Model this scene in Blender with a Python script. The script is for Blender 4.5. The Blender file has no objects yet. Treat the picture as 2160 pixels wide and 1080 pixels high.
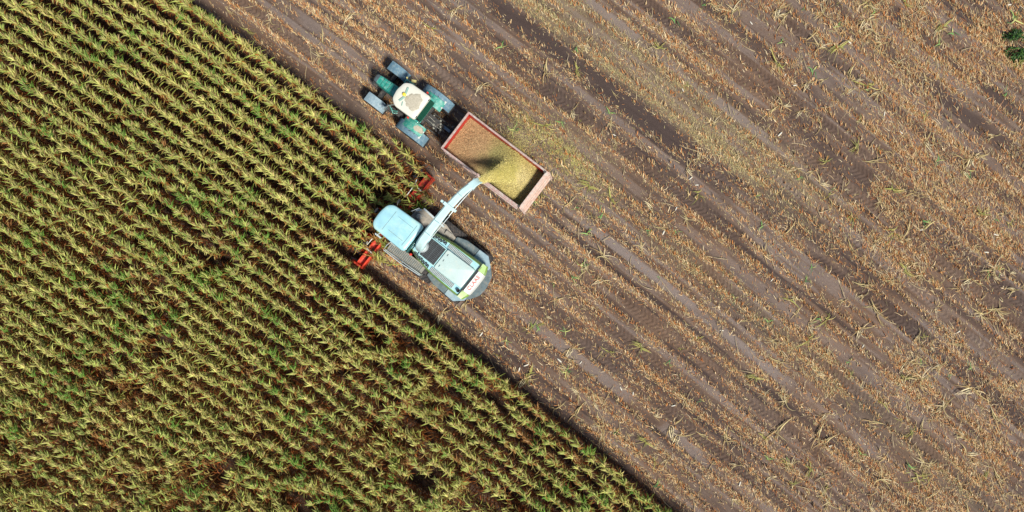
import bpy, math, random
import numpy as np
from mathutils import Vector, Matrix, Euler
random.seed(7); rng = np.random.default_rng(7)
S = bpy.context.scene
C = S.collection

# ------------------------------------------------------------------ camera, sky, sun, exposure
CAM_H = 38.5
cam = bpy.data.cameras.new('camera'); cam.sensor_width = 36; cam.lens = 24.7
cam.clip_end = 6000; cam.clip_start = .5
co = bpy.data.objects.new('camera', cam); C.objects.link(co); co.location = (0, 0, CAM_H)
S.camera = co
S.render.resolution_x = 1024; S.render.resolution_y = 512
SUN_DIR = Vector((.58, -.81, 0)).normalized(); SUN_EL = math.radians(57)
sd = Vector((SUN_DIR.x*math.cos(SUN_EL), SUN_DIR.y*math.cos(SUN_EL), math.sin(SUN_EL)))
w = bpy.data.worlds.new('World'); S.world = w; w.use_nodes = True
sky = w.node_tree.nodes.new('ShaderNodeTexSky'); sky.sky_type = 'NISHITA'; sky.sun_disc = False
sky.sun_elevation = SUN_EL; sky.sun_rotation = math.atan2(sd.x, sd.y)
bg = w.node_tree.nodes['Background']; bg.inputs[1].default_value = .062
w.node_tree.links.new(sky.outputs[0], bg.inputs[0])
sl = bpy.data.lights.new('sun', 'SUN'); sl.energy = 3.5; sl.angle = math.radians(11); sl.color = (1, .94, .84)
so = bpy.data.objects.new('sun', sl); C.objects.link(so); so.rotation_euler = sd.to_track_quat('Z', 'Y').to_euler()
so.location = (5, -12, 30)
S.view_settings.view_transform = 'Standard'; S.view_settings.look = 'None'
S.view_settings.gamma = 1; S.view_settings.exposure = 0.58

# ------------------------------------------------------------------ row coordinates of the field
A0 = math.radians(37.7); KC = .0015
CA, SA = math.cos(A0), math.sin(A0)
def uv(x, y):
    v = x*CA - y*SA; n = x*SA + y*CA
    return n + .5*KC*v*v, v
def xy(u, v):
    n = u - .5*KC*v*v
    return v*CA + n*SA, -v*SA + n*CA
_T = rng.random((256, 256))
def vnoise(x, y, seed=0):
    x = np.asarray(x, float) + seed*17.31; y = np.asarray(y, float) + seed*9.77
    xi = np.floor(x).astype(int); yi = np.floor(y).astype(int); fx = x-xi; fy = y-yi
    fx = fx*fx*(3-2*fx); fy = fy*fy*(3-2*fy)
    g = lambda a, b: _T[a % 256, b % 256]
    return (g(xi, yi)*(1-fx)+g(xi+1, yi)*fx)*(1-fy) + (g(xi, yi+1)*(1-fx)+g(xi+1, yi+1)*fx)*fy
def fbm(x, y, seed=0, o=3):
    r = 0; a = .5; t = 0
    for i in range(o):
        r = r + a*vnoise(x*2**i, y*2**i, seed+i*3); t += a; a *= .55
    return r/t
def sm(e0, e1, x):
    t = np.clip((x-e0)/(e1-e0), 0, 1); return t*t*(3-2*t)

# ------------------------------------------------------------------ materials
MATS = {}
def pm(name, col, rough=.6, metal=0, var=.15, vscale=6, col2=None, mix2=.5, s2=3, bump=0, bscale=40, spec=.5, coat=0):
    if name in MATS: return MATS[name]
    m = bpy.data.materials.new(name); m.use_nodes = True; nt = m.node_tree; N = nt.nodes; L = nt.links
    b = N['Principled BSDF']; b.inputs['Roughness'].default_value = rough; b.inputs['Metallic'].default_value = metal
    b.inputs['Specular IOR Level'].default_value = spec
    b.inputs['Coat Weight'].default_value = coat
    tc = N.new('ShaderNodeTexCoord')
    nz = N.new('ShaderNodeTexNoise'); nz.inputs['Scale'].default_value = vscale; nz.inputs['Detail'].default_value = 6
    L.new(tc.outputs['Object'], nz.inputs['Vector'])
    mr = N.new('ShaderNodeMapRange'); mr.inputs[1].default_value = .3; mr.inputs[2].default_value = .7
    mr.inputs[3].default_value = 1-var; mr.inputs[4].default_value = 1+var*.6
    L.new(nz.outputs[0], mr.inputs[0])
    mu = N.new('ShaderNodeVectorMath'); mu.operation = 'SCALE'; mu.inputs[0].default_value = col[:3]
    L.new(mr.outputs[0], mu.inputs['Scale'])
    out = mu.outputs[0]
    if col2:
        n2 = N.new('ShaderNodeTexNoise'); n2.inputs['Scale'].default_value = s2; n2.inputs['Detail'].default_value = 8
        n2.inputs['Roughness'].default_value = .7
        L.new(tc.outputs['Object'], n2.inputs['Vector'])
        r2 = N.new('ShaderNodeMapRange'); r2.inputs[1].default_value = .62-mix2*.3; r2.inputs[2].default_value = .78-mix2*.3
        L.new(n2.outputs[0], r2.inputs[0])
        mx = N.new('ShaderNodeMix'); mx.data_type = 'RGBA'; L.new(r2.outputs[0], mx.inputs['Factor'])
        L.new(out, mx.inputs['A']); mx.inputs['B'].default_value = (*col2, 1); out = mx.outputs['Result']
    L.new(out, b.inputs['Base Color'])
    if bump:
        nb = N.new('ShaderNodeTexNoise'); nb.inputs['Scale'].default_value = bscale; nb.inputs['Detail'].default_value = 4
        L.new(tc.outputs['Object'], nb.inputs['Vector'])
        bp = N.new('ShaderNodeBump'); bp.inputs['Strength'].default_value = bump; bp.inputs['Distance'].default_value = .02
        L.new(nb.outputs[0], bp.inputs['Height']); L.new(bp.outputs[0], b.inputs['Normal'])
    MATS[name] = m; return m
def attr_mat(name, rough=.7, trans=.0, nscale=0, spec=.3):
    m = bpy.data.materials.new(name); m.use_nodes = True; nt = m.node_tree; N = nt.nodes; L = nt.links
    b = N['Principled BSDF']; b.inputs['Roughness'].default_value = rough; b.inputs['Specular IOR Level'].default_value = spec
    a = N.new('ShaderNodeAttribute'); a.attribute_name = 'Col'; out = a.outputs['Color']
    if nscale:
        tc = N.new('ShaderNodeTexCoord')
        nz = N.new('ShaderNodeTexNoise'); nz.inputs['Scale'].default_value = nscale; nz.inputs['Detail'].default_value = 4
        L.new(tc.outputs['Object'], nz.inputs['Vector'])
        mr = N.new('ShaderNodeMapRange'); mr.inputs[1].default_value = .3; mr.inputs[2].default_value = .7
        mr.inputs[3].default_value = .7; mr.inputs[4].default_value = 1.3; L.new(nz.outputs[0], mr.inputs[0])
        mu = N.new('ShaderNodeVectorMath'); mu.operation = 'SCALE'; L.new(out, mu.inputs[0]); L.new(mr.outputs[0], mu.inputs['Scale']); out = mu.outputs[0]
    L.new(out, b.inputs['Base Color'])
    if trans:
        t = N.new('ShaderNodeBsdfTranslucent'); L.new(out, t.inputs['Color'])
        mx = N.new('ShaderNodeMixShader'); mx.inputs[0].default_value = trans
        L.new(b.outputs[0], mx.inputs[1]); L.new(t.outputs[0], mx.inputs[2]); L.new(mx.outputs[0], N['Material Output'].inputs[0])
    return m
LEAF = attr_mat('maize_leaf', .6, .22, 9)
STRAW = attr_mat('dry_litter', .75, .12)
CHIP = attr_mat('chopped_maize', .8, .1)

# ------------------------------------------------------------------ object helpers
def tag(o, label=None, cat=None, group=None, kind=None):
    if label: o['label'] = label
    if cat: o['category'] = cat
    if group: o['group'] = group
    if kind: o['kind'] = kind
    return o
def empty(name, loc, rz, label, cat, group=None):
    o = bpy.data.objects.new(name, None); o.empty_display_size = .3; C.objects.link(o); o.location = loc; o.rotation_euler = (0, 0, rz)
    return tag(o, label, cat, group)
def quads(name, V, F, mat, col=None, parent=None, smooth=False):
    me = bpy.data.meshes.new(name); V = np.asarray(V, np.float32); F = np.asarray(F, np.int32)
    me.vertices.add(len(V)); me.vertices.foreach_set('co', V.ravel())
    me.loops.add(F.size); me.loops.foreach_set('vertex_index', F.ravel())
    me.polygons.add(len(F)); me.polygons.foreach_set('loop_start', np.arange(0, F.size, 4, dtype=np.int32))
    if smooth: me.polygons.foreach_set('use_smooth', np.ones(len(F), bool))
    me.update(calc_edges=True)
    if col is not None:
        ca = me.color_attributes.new('Col', 'FLOAT_COLOR', 'POINT')
        c4 = np.ones((len(V), 4), np.float32); c4[:, :3] = col; ca.data.foreach_set('color', c4.ravel())
    me.materials.append(mat)
    o = bpy.data.objects.new(name, me); C.objects.link(o); o.parent = parent
    return o
def strips(base, az, el, ln, wd, curv, col, segs=4, roll=None, twist=None, daz=None, tip=.15, col2=None):
    """bent leaf ribbons: N x (segs+1) x 2 vertices"""
    base = np.asarray(base, float); N = len(base); K = segs+1
    az = np.broadcast_to(az, N).astype(float); el = np.broadcast_to(el, N).astype(float); ln = np.broadcast_to(ln, N).astype(float)
    wd = np.broadcast_to(wd, N).astype(float); curv = np.broadcast_to(curv, N).astype(float)
    roll = np.zeros(N) if roll is None else roll; daz = np.zeros(N) if daz is None else daz
    P = np.zeros((N, K, 3)); P[:, 0] = base; V = np.zeros((N, K, 2, 3))
    for i in range(K):
        t = i/segs; e = el-curv*t**1.2; a = az+daz*t
        T = np.stack([np.cos(a)*np.cos(e), np.sin(a)*np.cos(e), np.sin(e)], 1)
        if i < segs: P[:, i+1] = P[:, i] + T*(ln/segs)[:, None]
        side = np.stack([-np.sin(a), np.cos(a), np.zeros(N)], 1); up = np.cross(T, side)*-1
        s = side*np.cos(roll)[:, None] + up*np.sin(roll)[:, None]
        wp = (min(1, .55+2.2*t) if segs > 2 else 1)*(1-(1-tip)*t**2)
        V[:, i, 0] = P[:, i]-s*(wd*wp*.5)[:, None]; V[:, i, 1] = P[:, i]+s*(wd*wp*.5)[:, None]
    b = (np.arange(N)*K*2)[:, None, None]; k = (np.arange(segs)*2)[None, :, None]
    F = (b+k+np.array([0, 1, 3, 2])[None, None, :]).reshape(-1, 4)
    cc = np.broadcast_to(np.asarray(col, float), (N, 3))
    if col2 is None: cols = np.repeat(cc, K*2, 0)
    else:
        tt = np.repeat(np.linspace(0, 1, K)**2, 2)[None, :, None]
        cols = (cc[:, None]*(1-tt)+np.asarray(col2)[:, None]*tt).reshape(-1, 3)
    return V.reshape(-1, 3), F, cols
def joinq(parts):
    Vs, Fs, Cs = [], [], []; n = 0
    for V, F, c in parts: Vs.append(V); Fs.append(F+n); Cs.append(c); n += len(V)
    return np.concatenate(Vs), np.concatenate(Fs), np.concatenate(Cs)

class MB:
    def __init__(s): s.v = []; s.f = []; s.sm = []
    def add(s, vs, fs, smooth=False):
        n = len(s.v); s.v += [tuple(p) for p in vs]; s.f += [tuple(i+n for i in f) for f in fs]; s.sm += [smooth]*len(fs); return s
    def box(s, c, d, rz=0, rx=0, ry=0):
        M = Euler((rx, ry, rz)).to_matrix(); h = [q/2 for q in d]; vs = []
        for z in (-1, 1):
            for x, y in ((-1, -1), (1, -1), (1, 1), (-1, 1)): vs.append(Vector(c)+M@Vector((x*h[0], y*h[1], z*h[2])))
        return s.add(vs, [(3, 2, 1, 0), (4, 5, 6, 7), (0, 1, 5, 4), (1, 2, 6, 5), (2, 3, 7, 6), (3, 0, 4, 7)])
    def rings(s, rings, close=True, smooth=False, caps=True):
        n = len(rings[0]); vs = [p for r in rings for p in r]; fs = []
        for i in range(len(rings)-1):
            for j in range(n if close else n-1):
                a = i*n+j; b = i*n+(j+1) % n; fs.append((a, b, b+n, a+n))
        if caps: fs += [tuple(range(n))[::-1], tuple((len(rings)-1)*n+j for j in range(n))]
        return s.add(vs, fs, smooth)
    def prism(s, poly, z0, z1, top=1.0, c=None, dz=None):
        """polygon (x,y) counter-clockwise lifted z0->z1, the top scaled about c"""
        if c is None: c = (sum(p[0] for p in poly)/len(poly), sum(p[1] for p in poly)/len(poly))
        t = [(c[0]+(x-c[0])*top, c[1]+(y-c[1])*top) for x, y in poly]
        return s.rings([[(x, y, z0) for x, y in poly], [(x, y, z1+(dz(x, y) if dz else 0)) for x, y in t]])
    def dome(s, poly, levels):
        c = (sum(p[0] for p in poly)/len(poly), sum(p[1] for p in poly)/len(poly))
        return s.rings([[(c[0]+(x-c[0])*k, c[1]+(y-c[1])*k, z) for x, y in poly] for z, k in levels], smooth=True)
    def tube(s, pts, r, n=8, smooth=True):
        pts = [Vector(p) for p in pts]; R = []
        for i, p in enumerate(pts):
            t = (pts[min(i+1, len(pts)-1)]-pts[max(i-1, 0)]).normalized()
            a = t.orthogonal().normalized() if i == 0 else (a-t*a.dot(t)).normalized()
            b = t.cross(a); rr = r[i] if isinstance(r, (list, tuple)) else r
            R.append([p+(a*math.cos(q)+b*math.sin(q))*rr for q in [2*math.pi*j/n for j in range(n)]])
        return s.rings(R, smooth=smooth)
    def sweep(s, pts, wh, up=(0, 0, 1)):
        """rectangular duct along pts with (width,height) per point"""
        pts = [Vector(p) for p in pts]; R = []
        for i, p in enumerate(pts):
            t = (pts[min(i+1, len(pts)-1)]-pts[max(i-1, 0)]).normalized()
            sd_ = t.cross(Vector(up)).normalized(); u_ = sd_.cross(t); w_, h_ = wh[i]; c_ = .22*min(w_, h_)
            q = [(-w_/2+c_, -h_/2), (w_/2-c_, -h_/2), (w_/2, -h_/2+c_), (w_/2, h_/2-c_), (w_/2-c_, h_/2), (-w_/2+c_, h_/2), (-w_/2, h_/2-c_), (-w_/2, -h_/2+c_)]
            R.append([p+sd_*a+u_*b for a, b in q])
        return s.rings(R, smooth=True)
    def lathe(s, prof, c, axis='y', n=32):
        R = []
        for r, h in prof:
            ring = []
            for j in range(n):
                q = 2*math.pi*j/n
                if axis == 'y': ring.append((c[0]+r*math.cos(q), c[1]+h, c[2]+r*math.sin(q)))
                else: ring.append((c[0]+r*math.cos(q), c[1]+r*math.sin(q), c[2]+h))
            R.append(ring)
        return s.rings(R, smooth=True)
    def build(s, name, mat, parent=None, bevel=0, label=None):
        me = bpy.data.meshes.new(name); me.from_pydata([tuple(p) for p in s.v], [], s.f)
        me.materials.append(mat)
        import bmesh
        bm = bmesh.new(); bm.from_mesh(me); bmesh.ops.recalc_face_normals(bm, faces=bm.faces); bm.to_mesh(me); bm.free()
        for p, q in zip(me.polygons, s.sm): p.use_smooth = True
        me.set_sharp_from_angle(angle=math.radians(38))
        o = bpy.data.objects.new(name, me); C.objects.link(o); o.parent = parent
        if bevel:
            b = o.modifiers.new('bevel', 'BEVEL'); b.width = bevel; b.segments = 2; b.limit_method = 'ANGLE'; b.angle_limit = math.radians(40)
        if label: o['label'] = label
        return o

# ------------------------------------------------------------------ field: wheel ruts, stubble strips
#       u centre, half width, depth, tint (light>0 / dark<0), tread, v from, v to
RUTS = [(-2.2, .34, .06, .35, 0, 2.0, 60), (-1.32, .30, .07, -.4, 1, 1.5, 60),
        (3.25, .20, .05, .25, 0, 1.0, 13), (3.9, .27, .09, .55, 0, 2.5, 22), (3.48, .36, .07, .3, 0, -60, -11.5),
        (2.25, .30, .06, -.1, 1, -60, -11), (1.15, .32, .04, -.3, 0, -60, -9.5), (7.07, .3, .06, .2, 0, -2, 30), (8.45, .42, .06, -.55, 1, -9, 9),
        (9.42, .22, .06, .3, 0, -16, 30), (5.6, .26, .04, .1, 1, -30, 2), (5.0, .22, .05, -.2, 0, 8, 30), (10.42, .52, .07, -.75, 0, -14, 5.5), (10.5, .45, .06, -.6, 1, 5, 30),
        (11.76, .07, .07, -.4, 0, -4, 12), (12.3, .2, .03, .2, 1, -4, 30), (13.65, .28, .05, .5, 0, -8, 12), (15.45, .40, .06, -.45, 1, -8, 30), (16.3, .28, .05, -.3, 1, 2, 30),
        (16.78, .22, .04, .3, 0, -6, 8), (14.4, .3, .05, -.1, 1, 8, 30), (18.2, .3, .05, .15, 0, -5, 40), (19.3, .28, .05, -.3, 1, 0, 40),
        (21.55, .42, .06, -.6, 0, 2, 40), (22.5, .36, .06, .25, 0, -4, 40), (23.45, .36, .07, -.75, 0, 0, 40), (24.3, .3, .05, .1, 1, 0, 40), (20.3, .24, .04, .2, 0, 4, 30),
        (.35, .33, .05, -.3, 1, 1, 14), (1.9, .3, .05, -.1, 1, 2, 30), (5.95, .25, .05, -.2, 1, 6, 30), (-3.6, .28, .04, -.2, 0, 3, 40)]
def field(u, v):
    """depth, tint, rut mask, tread height for arrays of (u,v)"""
    uw = u + .07*(vnoise(v*.35, u*.12, 3)-.5) + .03*(vnoise(v*1.7, u*.3, 5)-.5)
    dep = np.zeros_like(u); tint = np.zeros_like(u); msk = np.zeros_like(u); trd = np.zeros_like(u)
    st = fbm(uw*3.3, v*.10, 301, 3); st2 = fbm(uw*7.5, v*.22, 311, 2)
    k = sm(.50, .64, st); k2 = sm(.56, .70, st2); kl = sm(.46, .34, st)
    tint += -.50*k-.42*k2+.34*kl; dep += -.035*k-.025*k2
    for i, (c, hw, d, t, tr, v0, v1) in enumerate(RUTS):
        du = uw-c; on = sm(v0-3, v0+2, v)*(1-sm(v1-2.5, v1+4, v)) * (.45+.55*sm(.3, .55, fbm(v*.35, u*.6+i, 20+i)))
        m = (1-sm(hw*.78, hw*1.12, np.abs(du)))*on
        rim = np.exp(-((np.abs(du)-hw*1.25)/(.07))**2)*on
        dep += -d*m + d*.35*rim; tint = tint*(1-m)+t*m; msk = np.maximum(msk, m)
        if tr: trd += m*.055*sm(-.3, .3, np.sin(2*math.pi*(v+np.abs(du)*.8)/.26))
    return dep, tint, msk, trd
ROW0, ROWS = .35, .75
def stubrow(u): return np.abs(((u-ROW0)/ROWS+.5) % 1-.5)*ROWS      # distance to nearest row
def standing(u, v):
    return ((u < .72+.55*sm(-9.5, -7.8, v)) & (v < -6.1-.8*sm(.5, .8, u))) | (u < -5.35)
def chafff(u, v):
    a = sm(10.95, 11.2, u)*(1-sm(12.7, 14.6, u))*(1-sm(7, 15, v))*sm(-16, -8, v)
    b = np.exp(-((u-6.2)/1.5)**2-((v+.8)/3.4)**2)*1.0       # chaff blown past the trailer
    c = sm(4.6, 5.2, u)*(1-sm(5.6, 7, u))*sm(3, 8, v)*.55
    return np.clip(a*.75+b*.8+c*.6, 0, 1)*(.55+.45*sm(.35, .6, fbm(u*1.2, v*.5, 200, 3)))
def height(u, v):
    dep, tint, msk, trd = field(u, v)
    r = stubrow(u)
    ridge = .035*(1-sm(.05, .26, r))
    lump = .05*(fbm(u*6, v*.35, 33, 2)-.5)*(1-.6*msk)+.05*(fbm(u*2.2, v*1.1, 31, 4)-.5)*(1-.8*msk)+.025*(fbm(u*7, v*5, 37, 3)-.5)*(1-.75*msk)
    return dep+trd+ridge*(1-.7*msk)+lump, tint, msk

def build_ground():
    def axis(lo, hi, st):
        a = list(np.arange(lo, hi+1e-6, st)); g = st
        o1, o2 = [], []; x = hi; y = lo
        while x < 3500:
            g *= 1.45; x += g; y -= g; o1.append(x); o2.append(y)
        return np.array(o2[::-1]+a+o1)
    X = axis(-30, 30, .06); Y = axis(-17, 17, .06)
    nx, ny = len(X), len(Y); GX, GY = np.meshgrid(X, Y); gx, gy = GX.ravel(), GY.ravel()
    u, v = uv(gx, gy); far = (np.abs(gx) > 40) | (np.abs(gy) > 27)
    u2 = np.where(far, u*0, u); v2 = np.where(far, v*0, v)
    h, tint, msk = height(u2, v2); h = np.where(far, 0, h)
    V = np.stack([gx, gy, h], 1)
    i = np.arange(nx-1); j = np.arange(ny-1); I, J = np.meshgrid(i, j); a = (J*nx+I).ravel()
    F = np.stack([a, a+1, a+1+nx, a+nx], 1)
    # soil: r = tint (0.5 neutral), g = chaff cover, b = under the standing crop, its shade painted into the soil
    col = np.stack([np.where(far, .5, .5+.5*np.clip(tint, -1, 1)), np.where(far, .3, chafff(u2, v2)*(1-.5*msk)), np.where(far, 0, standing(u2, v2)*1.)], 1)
    m = bpy.data.materials.new('soil'); m.use_nodes = True; nt = m.node_tree; N = nt.nodes; L = nt.links; b = N['Principled BSDF']
    b.inputs['Roughness'].default_value = .9; b.inputs['Specular IOR Level'].default_value = .15
    at = N.new('ShaderNodeAttribute'); at.attribute_name = 'Col'; sp = N.new('ShaderNodeSeparateColor'); L.new(at.outputs['Color'], sp.inputs[0])
    tc = N.new('ShaderNodeTexCoord')
    mp = N.new('ShaderNodeMapping'); mp.inputs['Rotation'].default_value = (0, 0, A0); L.new(tc.outputs['Object'], mp.inputs['Vector'])
    mp2 = N.new('ShaderNodeMapping'); mp2.inputs['Scale'].default_value = (.35, 1.6, 1); L.new(mp.outputs[0], mp2.inputs['Vector'])
    def noise(src, sc, det=6, r=.6):
        n = N.new('ShaderNodeTexNoise'); n.inputs['Scale'].default_value = sc; n.inputs['Detail'].default_value = det; n.inputs['Roughness'].default_value = r
        L.new(src, n.inputs['Vector']); return n.outputs[0]
    n1 = noise(mp2.outputs[0], 1.1); n2 = noise(tc.outputs['Object'], 9, 8, .7); n3 = noise(tc.outputs['Object'], 38, 4, .7); n4 = noise(tc.outputs['Object'], .16, 2)
    def mth(op, a_, b_=None):
        q = N.new('ShaderNodeMath'); q.operation = op
        for k, s_ in enumerate((a_, b_)):
            if s_ is None: continue
            if isinstance(s_, (int, float)): q.inputs[k].default_value = s_
            else: L.new(s_, q.inputs[k])
        return q.outputs[0]
    def mix(f, A, B):
        q = N.new('ShaderNodeMix'); q.data_type = 'RGBA'; L.new(f, q.inputs['Factor'])
        for nm, c in (('A', A), ('B', B)):
            if isinstance(c, tuple): q.inputs[nm].default_value = (*c, 1)
            else: L.new(c, q.inputs[nm])
        return q.outputs['Result']
    def rng_(s_, a_, b_, c_=0, d_=1):
        q = N.new('ShaderNodeMapRange'); L.new(s_, q.inputs[0])
        for k, t_ in enumerate((a_, b_, c_, d_)): q.inputs[k+1].default_value = t_
        return q.outputs[0]
    base = mix(rng_(n1, .3, .7), (.100, .068, .052), (.185, .136, .108))
    base = mix(rng_(n4, .4, .62), base, mix(rng_(n1, .3, .7), (.115, .070, .046), (.18, .118, .082)))
    mp3 = N.new('ShaderNodeMapping'); mp3.inputs['Scale'].default_value = (.10, 2.6, 1); L.new(mp.outputs[0], mp3.inputs['Vector'])
    n5 = noise(mp3.outputs[0], 1.6, 4, .65)
    base = mix(rng_(n5, .50, .70, 0, .5), base, (.070, .050, .047))
    base = mix(rng_(n2, .55, .8, 0, .6), base, (.20, .155, .135))
    base = mix(rng_(sp.outputs[0], .5, .08, 0, .9), base, (.050, .036, .034))
    base = mix(rng_(sp.outputs[0], .5, .85, 0, .85), base, (.235, .200, .185))
    ch = mix(rng_(n3, .35, .65), (.15, .108, .066), (.27, .21, .13))
    f = mth('MULTIPLY', sp.outputs[1], rng_(n2, .25, .6, .25, 1.1))
    base = mix(f, base, ch)
    base = mix(mth('MULTIPLY', sp.outputs[2], .8), base, mix(rng_(n2, .4, .65), (.030, .018, .013), (.075, .038, .022)))  # darker brown between the maize rows, plant shade put into the colour
    sc = N.new('ShaderNodeVectorMath'); sc.operation = 'SCALE'; L.new(base, sc.inputs[0]); L.new(rng_(n3, .3, .7, .55, 1.45), sc.inputs['Scale'])
    L.new(sc.outputs[0], b.inputs['Base Color'])
    bp = N.new('ShaderNodeBump'); bp.inputs['Strength'].default_value = .9; bp.inputs['Distance'].default_value = .03
    L.new(mth('ADD', n2, mth('MULTIPLY', n3, .5)), bp.inputs['Height']); L.new(bp.outputs[0], b.inputs['Normal'])
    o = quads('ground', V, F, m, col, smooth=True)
    tag(o, 'brown ploughland soil with tractor ruts running diagonally', kind='structure')
build_ground()

# ------------------------------------------------------------------ standing maize
SR = lambda r, g, b: np.array([((c/255+.055)/1.055)**2.4 if c > 10 else c/255/12.92 for c in (r, g, b)])
def lerp(a, b, t): return a*(1-t)+b*t
NVAR = 16
UPAZ = math.radians(118); ROWAZ = math.radians(142)
def maize_variant(i):
    r = np.random.default_rng(100+i)
    dry = i >= 14; green = [.05, .2, .35, .55, .25, .8, .1, .45, .3, .95, .15, .5, .22, .4, 0, .1][i]
    H = r.uniform(2.05, 2.45)
    # stalk: two crossed ribbons, slightly bent
    st = strips([[0, 0, 0]]*2, [0, math.pi/2], math.pi/2-.02, H*.93, .035, .06, SR(150, 105, 60), 3, tip=.6, roll=np.array([math.pi/2*0, 0.]))
    # leaves
    def fan(n, z0, z1, azc, azs, el0, el1, ln, cv, wd, c0, c1, rs):
        z = np.linspace(z0, z1, n)+rs.uniform(-.05, .05, n)
        az = azc+rs.normal(0, azs, n)
        c = lerp(c0[None], c1[None], rs.random((n, 1))**1.0)*rs.uniform(.8, 1.2, (n, 1))
        b = np.stack([z*0, z*0, z], 1)
        return strips(b, az, rs.uniform(el0, el1, n), ln*rs.uniform(.8, 1.2, n), wd*rs.uniform(.8, 1.2, n), cv*rs.uniform(.7, 1.3, n), c, 5,
                      roll=rs.normal(0, .5, n), daz=rs.normal(0, .5, n), tip=.08, col2=c*rs.uniform(.95, 1.15, (n, 1)))
    brown0, brown1 = SR(84, 44, 22), SR(168, 98, 46)
    pale, gr, yel = SR(204, 192, 118), SR(102, 150, 56), SR(166, 172, 80)
    if dry: pale, gr, yel = SR(150, 104, 58), SR(140, 110, 60), SR(176, 132, 78)
    low = fan(7, .3, 1.35, r.uniform(0, 6.28), 2.2, .2, .8, .42, 2.2, .055, brown0, brown1, r)
    midc = lerp(SR(150, 140, 75), SR(85, 125, 50), green)
    mid = fan(2, 1.3, 1.75, ROWAZ, .5, .4, .9, .42, 1.9, .06, midc, lerp(SR(175, 130, 75), midc, .4), r)
    mid2 = fan(2, 1.3, 1.75, ROWAZ+math.pi, .5, .4, .9, .38, 1.9, .06, midc, lerp(SR(175, 130, 75), midc, .4), r)
    topc = lerp(pale, gr, green)
    top1 = fan(4, 1.75, H*.92, ROWAZ, .34, .35, .85, .45, .9, .064, lerp(yel, gr, green), topc, r)      # along the row
    top2 = fan(4, 1.8, H*.95, UPAZ-.30, .38, .7, 1.25, .33, .7, .052, topc, lerp(yel, gr, green), r)     # across, lifted
    top3 = fan(2, 1.8, H*.9, ROWAZ+math.pi, .5, .4, .9, .26, 1.5, .05, topc, brown1, r)
    lng = fan(1+i%2, 1.5, H*.9, r.uniform(0, 6.28), 1.6, .6, 1.1, .58, 1.5, .036, lerp(yel, gr, green), lerp(brown1, topc, .6), r)
    low = joinq([low, mid2, lng])
    n = 4
    ta = strips(np.array([[0, 0, H*.9]]*n)+r.normal(0, .01, (n, 3)), UPAZ-.2+r.normal(0, .7, n), r.uniform(.7, 1.4, n), .34, .016, .5, SR(205, 178, 128), 3, tip=.5)
    return st, joinq([low, mid, top1, top2, top3]), ta
VARS = [maize_variant(i) for i in range(NVAR)]
VMESH = []
for i, (st, le, ta) in enumerate(VARS):
    ms = []
    for nm, q in (('stalk', st), ('foliage', le), ('tassel', ta)):
        o = quads(nm, *q[:2], LEAF, q[2]); ms.append(o.data); bpy.data.objects.remove(o)
    VMESH.append(ms)

def plants():
    P = []
    r = np.random.default_rng(5)
    for k in range(-2, 42):
        u0 = ROW0-ROWS*k
        if u0 > 1.2: continue
        v = np.arange(-33, 20, .15); v = v+r.uniform(-.05, .05, len(v))
        u = u0+.16*(vnoise(v*.35, v*0+k, 50)-.5)+r.normal(0, .028, len(v))
        keep = standing(u, v) & (r.random(len(v)) > .035)
        x, y = xy(u, v)
        keep &= (x > -29.5) & (x < 16) & (y > -16.5) & (y < 16.5)
        # thin and lodged patches
        th = fbm(u*.55, v*.45, 60, 3); keep &= ~((th < .22) & (y < -4))
        x, y, u, v = x[keep], y[keep], u[keep], v[keep]
        g = .6*fbm(x*.5, y*.5, 71, 3)+.4*fbm(x*1.6, y*1.6, 77, 2)+r.normal(0, .07, len(x))
        order = np.array([0, 6, 10, 1, 12, 4, 8, 2, 13, 7, 11, 3, 5, 9])
        q = np.clip((g-.28)/.44, 0, .999); var = order[(q*14).astype(int)]
        dp = sm(.50, .66, fbm(x*.28+y*.1, y*.55, 401, 3))*sm(2, -5, y+.25*x)*.30+.015
        dry = r.random(len(x)) < dp; var = np.where(dry, 14+(r.random(len(x)) < .5), var); small = np.where(dry, .86, 1.)
        lod = sm(.60, .72, fbm(x*.45, y*.45, 90, 2))*(u < -6)*(y < 0)
        lx = r.normal(0, .035, len(x)); ly = r.normal(0, .035, len(x))
        la = 6.28*vnoise(x*.3, y*.3, 91); lx = lx+lod*.45*np.cos(la); ly = ly+lod*.45*np.sin(la)
        # pulled towards the header mouth
        hd = sm(-8.8, -6.8, v)*(u > -5.3)
        cx, cy = -6.3, 1.7; dx, dy = cx-x, cy-y; dd = np.hypot(dx, dy)+1e-3
        near = sm(-7.6, -6.6, v); lx = lx+hd*(.35*dx/dd*np.clip(dd/2, 0, 1)+(.2+.4*near)*.79); ly = ly+hd*(.35*dy/dd*np.clip(dd/2, 0, 1)-(.2+.4*near)*.61)
        for a in zip(x, y, r.uniform(.90, 1.08, len(x))*small, r.normal(0, .3, len(x)), lx, ly, var): P.append(a)
    return np.array(P)
PL = plants()
order = np.argsort(np.hypot(PL[:, 0], PL[:, 1])); PL = PL[order]
NI = 300
def gz(x, y):
    u, v = uv(np.array([x]), np.array([y])); return float(height(u, v)[0][0])
def rotmat(a):
    x, y, s, rz, lx, ly, var = a
    ang = min(math.hypot(lx, ly), .9); ax = Vector((-ly, lx, 0)) if ang > 1e-4 else Vector((1, 0, 0))
    return Matrix.Rotation(ang, 4, ax.normalized()) @ Matrix.Rotation(rz, 4, 'Z')
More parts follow.
